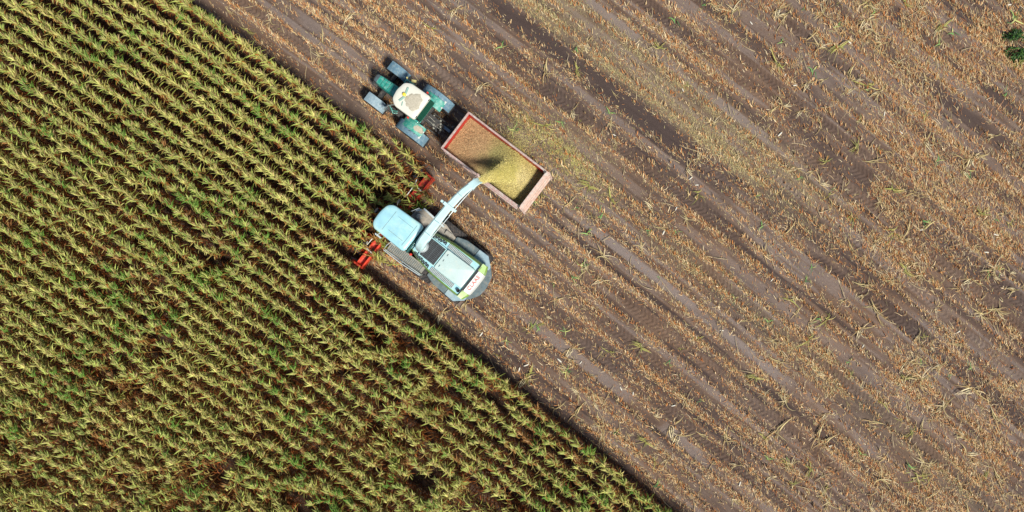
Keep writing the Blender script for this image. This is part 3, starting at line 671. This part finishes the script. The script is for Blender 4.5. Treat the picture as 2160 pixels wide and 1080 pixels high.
    m = MB(); m.box((3.0, .14, 3.742), (.014, 1.15, .008)); m.box((1.75, .1, 3.742), (.014, 1.25, .008)); m.box((2.3, -.30, 3.742), (.9, .012, .008)); m.box((2.3, .52, 3.742), (.9, .012, .008)); m.build('roof_seam', GREY, T)
    m = MB(); m.box((1.38, .10, 3.25), (.10, 1.55, .45)); m.build('cab_rear_window', pm('green_glass', (.03, .10, .09), .15), T, .02)
    m = MB(); m.tube([(3.2, -.62, 3.35), (3.3, -.86, 3.4)], .018); m.tube([(3.4, .15, 3.3), (4.0, .16, 3.2)], .02); m.box((3.9, .17, 3.1), (.1, .26, .3)); m.box((3.3, -.88, 3.2), (.08, .22, .35)); m.build('mirror', BLACK, T)
    m = MB(); m.tube([(3.0, .9, 3.3), (3.12, 1.12, 3.3)], .02); m.box((3.05, 1.12, 3.12), (.36, .08, .3)); m.build('mirror', STEEL, T, .01)
    m = MB(); m.lathe([(.07, 0), (.07, .12), (.04, .16)], (1.22, .86, 2.84), 'z', 14); m.build('warning_lamp', ORG, T)
    m = MB(); m.lathe([(.07, 0), (.07, .1), (.04, .13)], (2.95, -1.02, 1.7), 'z', 14); m.tube([(2.95, -1.02, 1.2), (2.95, -1.02, 1.7)], .03); m.build('marker_lamp', ORG, T)
    # spout
    m = MB(); m.lathe([(.34, 0), (.34, .22), (.30, .40), (.26, .5)], (1.02, .16, 2.84), 'z', 28); m.build('spout_turret', STEEL, T)
    pts = [(1.02, .16, 3.2), (1.02, .19, 3.55), (1.02, .06, 3.92), (1.03, -.25, 4.15), (1.04, -.8, 4.3), (1.04, -1.5, 4.42), (1.03, -2.2, 4.5), (.98, -2.8, 4.52), (.92, -3.3, 4.48), (.84, -3.62, 4.40)]
    wh = [(.44, .44), (.46, .42), (.46, .38), (.45, .34), (.43, .32), (.41, .31), (.38, .30), (.36, .28), (.35, .28), (.34, .28)]
    m = MB(); m.sweep(pts, wh, up=(1, 0, .001)) if False else m.sweep([Vector(p) for p in pts], [(b, a) for a, b in wh], up=(1, 0, 0)); sp = m.build('spout', SPT, T)
    m = MB(); m.box((1.03, -2.24, 4.5), (.60, .17, .42)); m.box((1.40, -2.24, 4.56), (.22, .13, .14)); m.box((.70, -2.26, 4.56), (.20, .15, .16)); m.build('spout_clamp', SPT, sp, .02)
    m = MB()
    for y, z in ((-.55, 4.25), (-1.3, 4.385), (-3.0, 4.51)): m.box((1.03 if y > -2 else .965, y, z), (.36 if y > -2 else .31, .03, .46 if y > -2 else .39))
    m.build('spout_joint', pm('joint', (.40, .60, .62), .4), sp, .005)
    m = MB(); m.tube([(.74, -1.9, 4.52), (.70, -2.9, 4.58), (.66, -3.6, 4.5)], .02); m.tube([(.80, -.3, 4.1), (.76, -1.1, 4.32), (.72, -1.9, 4.50)], .018); m.build('hydraulic_hose', STEEL, sp)
    m = MB(); m.sweep([(.84, -3.60, 4.45), (.79, -3.86, 4.38), (.73, -4.08, 4.24), (.68, -4.2, 4.06)], [(.09, .37), (.09, .37), (.08, .36), (.06, .36)], up=(1, 0, 0))
    for dx in (-.16, .16): m.box((.79+dx, -3.84, 4.24), (.02, .5, .26), rx=.25)
    m.build('deflector_flap', SPT, sp, .01)
    # header
    m = MB(); y0, y1 = -2.86, 3.22; yc = (y0+y1)/2; Lh = y1-y0
    m.box((3.02, yc, .85), (.09, Lh, .62)); m.box((3.40, yc, .72), (.10, Lh, .42)); m.box((3.2, yc, .74), (.34, Lh-.16, .05), ry=-.15)
    hd = m.build('maize_header', RED, T, .015)
    for y, s in ((y0, -1), (y1, 1)):
        m = MB(); m.box((3.25, y, .80), (.62, .12, .62)); m.box((3.55, y+s*.02, .62), (.30, .16, .34), ry=.3); m.build('end_plate', RED, hd, .03)
    m = MB()
    for k in range(8):
        m.box((3.21, y0+.5+k*.73, .78), (.30, .04, .08))
    m.build('trough_rib', pm('red_dirty', (.42, .10, .05), .7, var=.3), hd)
    for yd in (y1-.85, y0+.9):
        m = MB(); m.box((3.20, yd, .745), (.20, .7, .07)); m.build('trough_debris', pm('debris', (.36, .20, .09), .9, var=.4, vscale=20, bump=.6), hd, .03)
    for k in range(9):
        y = y0+k*Lh/8
        m = MB(); m.rings([[(x, y+b*w_, z+c_*h_) for b, c_ in ((-1, 0), (0, 1), (1, 0), (0, -.6))] for x, w_, h_, z in ((3.5, .14, .22, .5), (3.5+.5*(1 if k < 8 else .5), .10, .15, .42), (3.5+.95*(1 if k < 8 else .5), .015, .02, .3))]); m.build('crop_divider', pm('scratched_divider', (.22, .20, .24), .5, var=.3) if k in (0, 8) else RED, hd)
    for k in range(4):
        m = MB(); m.lathe([(.36, 0), (.36, .04), (.16, .1), (.14, .35)], (3.85, y0+.76+k*Lh/4, .35), 'z', 24); m.build('gathering_drum', DARK, hd)
    for yb in (-1.95, 2.25):
        m = MB()
        m.tube([(3.0, yb+.0, 1.15), (3.3, yb-.04, 1.35), (3.52, yb-.1, 1.35)], .035); m.tube([(3.52, yb-.1, 1.35), (3.50, yb+.75*(1 if yb < 0 else -1), 1.35)], .022); m.tube([(3.52, yb-.1, 1.35), (3.62, yb-.35, 1.3)], .022)
        m.build('guide_bar', WHT, hd)
    return T
harvester()

# ------------------------------------------------------------------ tractor
def tractor():
    T = empty('tractor', (-5.314, 7.971, 0), math.pi-math.radians(37), 'green tractor with cream cab roof and yellow beacon pulling the trailer', 'tractor')
    m = MB(); m.box((.2, -.03, .95), (3.9, .5, .55)); m.box((1.75, 0, .75), (.25, 1.9, .25)); m.box((-.85, 0, .95), (.35, 1.9, .35)); m.box((2.35, -.03, .75), (.35, .7, .4))
    for k in range(10): m.box((-1.2-.09*k, .25*math.sin(k*2.3), 1.0+.2*math.sin(k*3.1)), (.12, .2, .16), rz=k*.7)
    m.tube([(-1.1, -.42, .9), (-2.0, -.42, .7)], .05); m.tube([(-1.1, .42, .9), (-2.0, .42, .7)], .05); m.box((-1.5, 0, .62), (.9, .16, .12))
    m.build('chassis', DARK, T, .02)
    m = MB()
    for k in range(9): m.box((-1.25-.07*k*1.3, -.28+.13*(k % 5), 1.15+.05*math.sin(k*9)), (.09, .10, .10), rz=k)
    m.tube([(-1.1, -.1, 1.4), (-1.5, -.05, 1.2), (-2.1, .02, .9)], .018); m.tube([(-1.1, .1, 1.4), (-1.6, .12, 1.25), (-2.2, .05, .95)], .016)
    m.build('hitch_couplings', pm('oily_steel', (.30, .30, .25), .6, var=.5, vscale=15), T, .01)
    # bonnet
    def sec(x, w, z): return [(x, -w, 1.15), (x, -w, z-.16), (x, -w*.8, z-.03), (x, -w*.4, z), (x, w*.4, z), (x, w*.8, z-.03), (x, w, z-.16), (x, w, 1.15)]
    sh = lambda R: [[(a, b-.03, c) for a, b, c in r] for r in R]
    m = MB(); m.rings(sh([sec(.60, .30, 1.98), sec(1.2, .29, 1.95), (sec(1.85, .27, 1.90)), sec(2.08, .25, 1.86)]), smooth=True); m.build('bonnet', TEAL, T)
    m = MB(); m.rings(sh([sec(2.085, .255, 1.85), sec(2.25, .235, 1.80), sec(2.36, .18, 1.66)]), smooth=True); m.build('bonnet_nose', GREY, T)
    m = MB()
    for k in range(4): m.box((1.15+.22*k, -.03, 1.965-.02*k), (.012, .44, .01))
    m.build('bonnet_seam', BLACK, T)
    # cab
    m = MB(); m.prism([(-.86, -.66), (.48, -.56), (.55, 0), (.48, .50), (-.86, .60)], 1.2, 2.72, .98); cb = m.build('cab', GLASS, T, .03)
    for x, y in ((-.87, -.67), (.49, -.57), (.49, .51), (-.87, .61)): MB().tube([(x, y, 1.2), (x, y*.98, 2.75)], .04, 6).build('cab_pillar', TEAL, cb)
    m = MB(); m.box((-.98, -.12, 2.42), (.05, 1.16, .52), ry=.42); m.build('rear_window', pm('deep_green_glass', (.012, .07, .045), .15), T, .01)
    m = MB(); m.box((-.96, -.76, 2.45), (.34, .12, .5)); m.box((-.96, .60, 2.40), (.3, .1, .5)); m.box((-1.08, -.1, 2.15), (.05, 1.3, .06)); m.build('rear_window_frame', TEAL, T, .03)
    roof = [(-.93, -.80), (.28, -.76), (.60, -.58), (.70, -.05), (.62, .44), (.30, .68), (-.93, .66)]
    m = MB(); m.dome(rpoly(roof, .14, 4), [(2.70, .95), (2.76, 1.0), (2.88, 1.0), (2.95, .97), (2.975, .92), (2.985, .7), (2.99, .4)]); rf = m.build('cab_roof', CREAM, T)
    r = np.random.default_rng(3); P = []
    for k in range(26):
        a = 2*math.pi*k/26; rad = 1+.10*math.sin(3*a+1)+.07*math.sin(7*a)+.05*math.sin(11*a+2); P.append((-.36+.44*rad*math.cos(a)*(1 if math.cos(a) < 0 else 1.0), -.07+.46*rad*math.sin(a)))
    m = MB(); m.dome(P, [(2.975, 1.0), (2.998, .93), (3.006, .6), (3.01, .2)]); m.build('roof_chaff', DUST, rf)
    m = MB(); m.box((.22, -.30, 3.02), (.10, .36, .06), rz=.25); m.box((.18, .17, 3.02), (.10, .36, .06), rz=-.28); m.box((.02, .36, 3.01), (.05, .22, .04), rz=.4); m.build('aerial_bracket', pm('faded_teal', (.28, .45, .38), .6), rf, .01)
    m = MB(); m.lathe([(.095, 0), (.095, .07), (.08, .12), (.03, .14)], (.21, -.07, 3.0), 'z', 20); m.build('beacon', YEL, rf)
    m = MB()
    for y in (-.60, .46): m.box((-.91, y, 2.90), (.06, .11, .07))
    m.build('work_lamp', BLACK, rf, .01)
    # wheels and guards
    for s in (-1, 1):
        wheel(T, (1.78, s*1.03, .73), .73, .50, .36, 20, .045, TEAL); wheel(T, (-.88, s*1.10, .93), .93, .60, .5, 22, .055, TEAL)
        m = MB()
        arc = [(1.78+.86*math.cos(a), .70+.86*math.sin(a)) for a in np.linspace(math.radians(62), math.radians(152), 9)]
        m.rings([[(x, s*.76, z), (x, s*1.28, z), (x, s*1.28, z-.03), (x, s*.76, z-.03)] for x, z in arc]); m.build('front_mudguard', BLUEL if s > 0 else BLUEG, T, .01)
        m = MB()
        arc = [(-.88+1.06*math.cos(a), .80+1.08*math.sin(a)) for a in np.linspace(math.radians(32), math.radians(150), 13)]
        m.rings([[(x, s*.84, z), (x, s*1.40, z-.02), (x, s*1.42, z-.10), (x, s*.84, z-.06)] for x, z in arc]); fd = m.build('rear_mudguard', BLUEG, T, .01)
        m = MB(); arc = [(-.90+.94*math.cos(a), .92+1.02*math.sin(a)) for a in np.linspace(math.radians(40), math.radians(128), 9)]
        m.rings([[(x, s*.56, z), (x, s*1.12, z+.0), (x, s*1.12, z-.05), (x, s*.56, z-.05)] for x, z in arc]); m.build('inner_mudguard', TEAL, T, .02)
        m = MB(); m.box((-1.42, s*1.12, 1.72), (.10, .18, .08)); m.lathe([(.05, 0), (.05, .06)], (-1.45, s*.80, 1.76), 'z', 12); m.build('tail_lamp', WHT, fd, .01)
    P = [(-1.15+.30*(1+.15*math.sin(3*a))*math.cos(a), .82+.20*(1+.2*math.sin(2*a+1))*math.sin(a)) for a in np.linspace(0, 2*math.pi, 20, endpoint=False)]
    m = MB(); m.dome(P, [(1.84, 1), (1.93, .9), (1.95, .5)]); m.build('mudguard_chaff', DUST, T)
    m = MB(); m.tube([(.62, -.66, 1.2), (.62, -.70, 2.6)], .05, 10); m.build('exhaust_pipe', BLACK, T)
    for s, x in ((-1, .62), (1, .70)):
        m = MB(); m.tube([(.46, s*.55, 2.3), (x, s*.80, 2.35), (x+.05, s*.98, 2.3)], .025); m.box((x+.06, s*1.0, 2.15), (.08, .20, .34)); m.build('mirror', BLACK if s < 0 else GREY, T, .01)
        m = MB(); m.box((.72, s*.82, 1.35), (.55, .28, .5)); m.box((.3, s*.74, 1.0), (.5, .3, .08)); m.build('step_box', TEAL if s < 0 else DARK, T, .02)
    m = MB(); m.lathe([(.06, 0), (.06, .08)], (-.45, -.95, 2.0), 'z', 12); m.box((-.4, .68, 2.0), (.10, .08, .1)); m.tube([(-.45, -.95, 1.6), (-.45, -.95, 2.0)], .03); m.build('marker_lamp', ORG, T)
    m = MB(); m.lathe([(.05, 0), (.05, .1)], (.83, -.93, 2.1), 'z', 12); m.box((.55, -1.05, 1.75), (.24, .13, .1), rz=.5); m.build('indicator_lamp', pm('amber_dust', (.50, .45, .18), .5), T)
    m = MB()
    m.tube([(.62, .78, 1.9), (.45, .95, 1.75), (.25, .8, 1.7)], .025); m.tube([(.8, .72, 1.9), (.55, .88, 1.8), (.3, .72, 1.7)], .02); m.build('grab_handle', TEAL, T)
tractor()

# ------------------------------------------------------------------ trailer
TR = (-.8526, 4.7987); TA = math.pi-math.radians(37.3)
def heap(x, y):
    z = 1.52+.72*np.exp(-((x+.75)/1.35)**2-((y+.12)/1.05)**2)+.34*np.exp(-((x-1.35)/.9)**2-((y+.05)/1.0)**2)
    z = z-.14*np.exp(-((x-.45)/.30)**2-((y-.35)/.6)**2)-.16*sm(-1.7, -2.3, x)+.0*y
    return z+.09*(fbm(x*1.6+9, y*1.6+9, 140, 3)-.5)+.07*(fbm(x*7+9, y*7+9, 145, 3)-.5)
def trailer():
    T = empty('silage_trailer', (TR[0], TR[1], 0), TA, 'red lined open box trailer with faded pink rim, filled with chopped maize', 'trailer')
    X0, X1, Y0, Y1, ZB, ZT = -2.33, 2.62, -1.20, 1.08, 1.05, 2.5
    m = MB(); m.box(((X0+X1)/2, (Y0+Y1)/2, ZB), (X1-X0, Y1-Y0, .08)); m.build('floor', DARK, T)
    m = MB(); m.box((X1-.02, (Y0+Y1)/2, (ZB+ZT)/2+.04), (.04, Y1-Y0-.1, ZT-ZB-.1)); m.build('front_wall', REDIN, T, .005)
    for y, nm in ((Y0+.03, 'r'), (Y1-.03, 'l')):
        s = -1 if y < 0 else 1
        m = MB(); m.box(((X0+X1)/2, y, (ZB+ZT)/2+.04), (X1-X0-.1, .04, ZT-ZB-.1)); sw = m.build('side_wall', REDIN if s < 0 else pm('faded_lining', (.40, .16, .13), .7, var=.25, col2=(.36, .3, .26), mix2=.5), T)
        m = MB()
        for k in range(6): m.box((X0+.4+k*.83, y+s*.06, (ZB+ZT)/2), (.10, .07, ZT-ZB-.2))
        for z in (1.15, 1.8): m.box(((X0+X1)/2, y+s*.045, z), (X1-X0-.1, .04, .09))
        m.build('wall_rib', PINK, sw, .005)
    m = MB()
    m.box((X1, (Y0+Y1)/2, ZT), (.11, Y1-Y0+.08, .10)); m.box(((X0+X1)/2, Y0, ZT-.001), (X1-X0, .10, .096))
    m.box((1.45, Y1, ZT-.001), (2.3, .10, .096)); m.box((-1.02, Y1+.03, ZT-.003), (2.6, .15, .10)); m.box((-1.02, Y1+.14, ZT-.10), (2.6, .07, .12)); m.box((.32, Y1-.02, ZT+.03), (.14, .14, .12))
    m.build('top_rail', PINK, T, .012)
    # rear gate leans outwards
    m = MB(); yc = (Y0+Y1)/2
    m.rings([[(X0-.02, yc+s*1.19, 2.53), (X0-.16, yc+s*1.19, 2.53), (X0-.42, yc+s*1.19, 1.15), (X0-.30, yc+s*1.19, 1.12)] for s in (-1, 1)])
    gt = m.build('rear_gate', GATE, T, .01)
    m = MB()
    for t in (0.08, .42, .75):
        m.box((X0-.17-.26*t, yc, 2.46-1.38*t), (.11, 2.40, .13), ry=.19)
    for s in (-1, 1): m.box((X0-.30, yc+s*1.17, 1.85), (.10, .09, 1.35), ry=.19)
    m.build('gate_rail', GATE, gt, .01)
    m = MB(); m.box((X0+.02, Y0+.05, 2.3), (.14, .12, .5)); m.box((X0+.02, Y1-.02, 2.3), (.14, .12, .5)); m.build('gate_post', DARK, T, .01)
    m = MB(); m.box((0, -.06, .88), (4.6, .8, .22)); m.box((-.6, -.06, .6), (1.6, .3, .25))
    m.tube([(2.2, -.45, .85), (3.5, -.07, .72), (4.05, -.05, .70)], .06, 8); m.tube([(2.2, .33, .85), (3.5, -.03, .72)], .06, 8); m.box((3.25, -.05, .78), (.65, .22, .10)); m.build('chassis', DARK, T, .01)
    m = MB(); m.box((3.35, .02, .88), (.55, .15, .10)); m.tube([(3.1, -.25, .5), (3.1, -.25, 1.15)], .04); m.build('drawbar_cover', pm('blue_steel', (.20, .30, .36), .5), T, .02)
    for x in (-1.1, -.1):
        for s in (-1, 1): wheel(T, (x, -.06+s*.86, .48), .48, .38, .26, 18, .02)
trailer()
def load():
    X = np.arange(-2.29, 2.58, .035); Y = np.arange(-1.14, 1.03, .035); GX, GY = np.meshgrid(X, Y); gx, gy = GX.ravel(), GY.ravel()
    z = heap(gx, gy); nx, ny = len(X), len(Y)
    def colr(x, y, r):
        n = fbm(x*1.4+5, y*1.4+5, 150, 3)
        br = SR(192, 160, 118); gr = SR(172, 164, 108); ye = SR(206, 192, 124); cr = SR(230, 216, 166)
        t1 = sm(1.2, .1, x+.25*y+.8*(n-.5)); t2 = sm(.3, -1.1, x-.1*y+.6*(n-.5)); t3 = np.exp(-((x+1.3)/.7)**2-((y+.25)/.55)**2)
        c = lerp(br[None], gr[None], t1[:, None]); c = lerp(c, ye[None], t2[:, None]*.85); c = lerp(c, cr[None], t3[:, None]*.7)
        return c*r[:, None]
    r = np.random.default_rng(9)
    V = np.stack([gx, gy, z], 1); I, J = np.meshgrid(np.arange(nx-1), np.arange(ny-1)); a = (J*nx+I).ravel()
    A = (V, np.stack([a, a+1, a+1+nx, a+nx], 1), colr(gx, gy, r.uniform(.65, .9, len(gx))))
    n = 42000; x = r.uniform(-2.28, 2.56, n); y = r.uniform(-1.13, 1.01, n)
    B = strips(np.stack([x, y, heap(x, y)+r.uniform(-.005, .02, n)], 1), r.uniform(0, 6.28, n), r.uniform(0, .7, n), r.uniform(.03, .09, n), r.uniform(.012, .026, n), .3, colr(x, y, r.uniform(.5, 1.5, n)), 1, roll=r.normal(0, .5, n))
    o = quads('silage_load', *joinq([A, B])[:2], CHIP, joinq([A, B])[2]); o.location = (TR[0], TR[1], 0); o.rotation_euler = (0, 0, TA)
    tag(o, 'heap of chopped maize, brown at the front and yellow green behind, filling the trailer', 'silage', kind='stuff')
load()
def stream():
    # from the flap of the spout to the heap, world coordinates
    ha = math.pi-math.radians(38.5); hx = lambda x, y: (-3.644+x*math.cos(ha)-y*math.sin(ha), x*math.sin(ha)+y*math.cos(ha))
    p0 = np.array([*hx(.69, -4.16), 4.12]); q = lambda x, y: (TR[0]+x*math.cos(TA)-y*math.sin(TA), TR[1]+x*math.sin(TA)+y*math.cos(TA))
    p2 = np.array([*q(-.95, -.20), 2.22]); p1 = (p0+p2)/2+np.array([0, 0, .42])
    r = np.random.default_rng(12); n = 26000; t = r.random(n)**.85
    P = ((1-t)**2)[:, None]*p0+(2*t*(1-t))[:, None]*p1+(t**2)[:, None]*p2
    d = p2-p0; d[2] = 0; d /= np.linalg.norm(d); sd_ = np.array([-d[1], d[0], 0])
    wv = .13+.42*t**1.8; P += sd_*(np.clip(r.normal(0, .5, n), -1.5, 1.5)*wv)[:, None]; P[:, 2] += r.normal(0, .6, n)*(.06+.10*t)
    az = math.atan2(d[1], d[0])+r.normal(0, .35, n)
    c = lerp(SR(232, 216, 144)[None], SR(214, 204, 124)[None], r.random((n, 1)))*r.uniform(.8, 1.2, (n, 1))
    A = strips(P, az, r.uniform(-.6, .4, n), r.uniform(.03, .07, n), r.uniform(.012, .026, n), .2, c, 1, roll=r.normal(0, .6, n))
    n = 4200; t = r.uniform(.3, 1.0, n); Q = ((1-t)**2)[:, None]*p0+(2*t*(1-t))[:, None]*p1+(t**2)[:, None]*p2+r.normal(0, .34, (n, 3))*t[:, None]*[1, 1, .5]
    B = strips(Q, r.uniform(0, 6.28, n), 0, .03, .014, 0, SR(196, 186, 100), 1)
    n = 5200; t = r.random(n)**1.3; dr = np.array([*q(.2, -2.6), 1.2])
    Q = p2+(dr-p2)*t[:, None]+r.normal(0, 1, (n, 3))*(.16+.62*t)[:, None]*[1, 1, .4]; Q[:, 2] = np.maximum(Q[:, 2]+.25*(1-t), .15+1.9*(t < .35))
    D = strips(Q, r.uniform(0, 6.28, n), 0, r.uniform(.02, .045, n), r.uniform(.008, .016, n), 0, SR(214, 202, 120)[None]*r.uniform(.75, 1.1, (n, 1)), 1)
    o = quads('silage_stream', *joinq([A, B, D])[:2], CHIP, joinq([A, B, D])[2])
    tag(o, 'jet of yellow chopped maize arcing from the spout into the trailer', 'silage jet', kind='stuff')
stream()
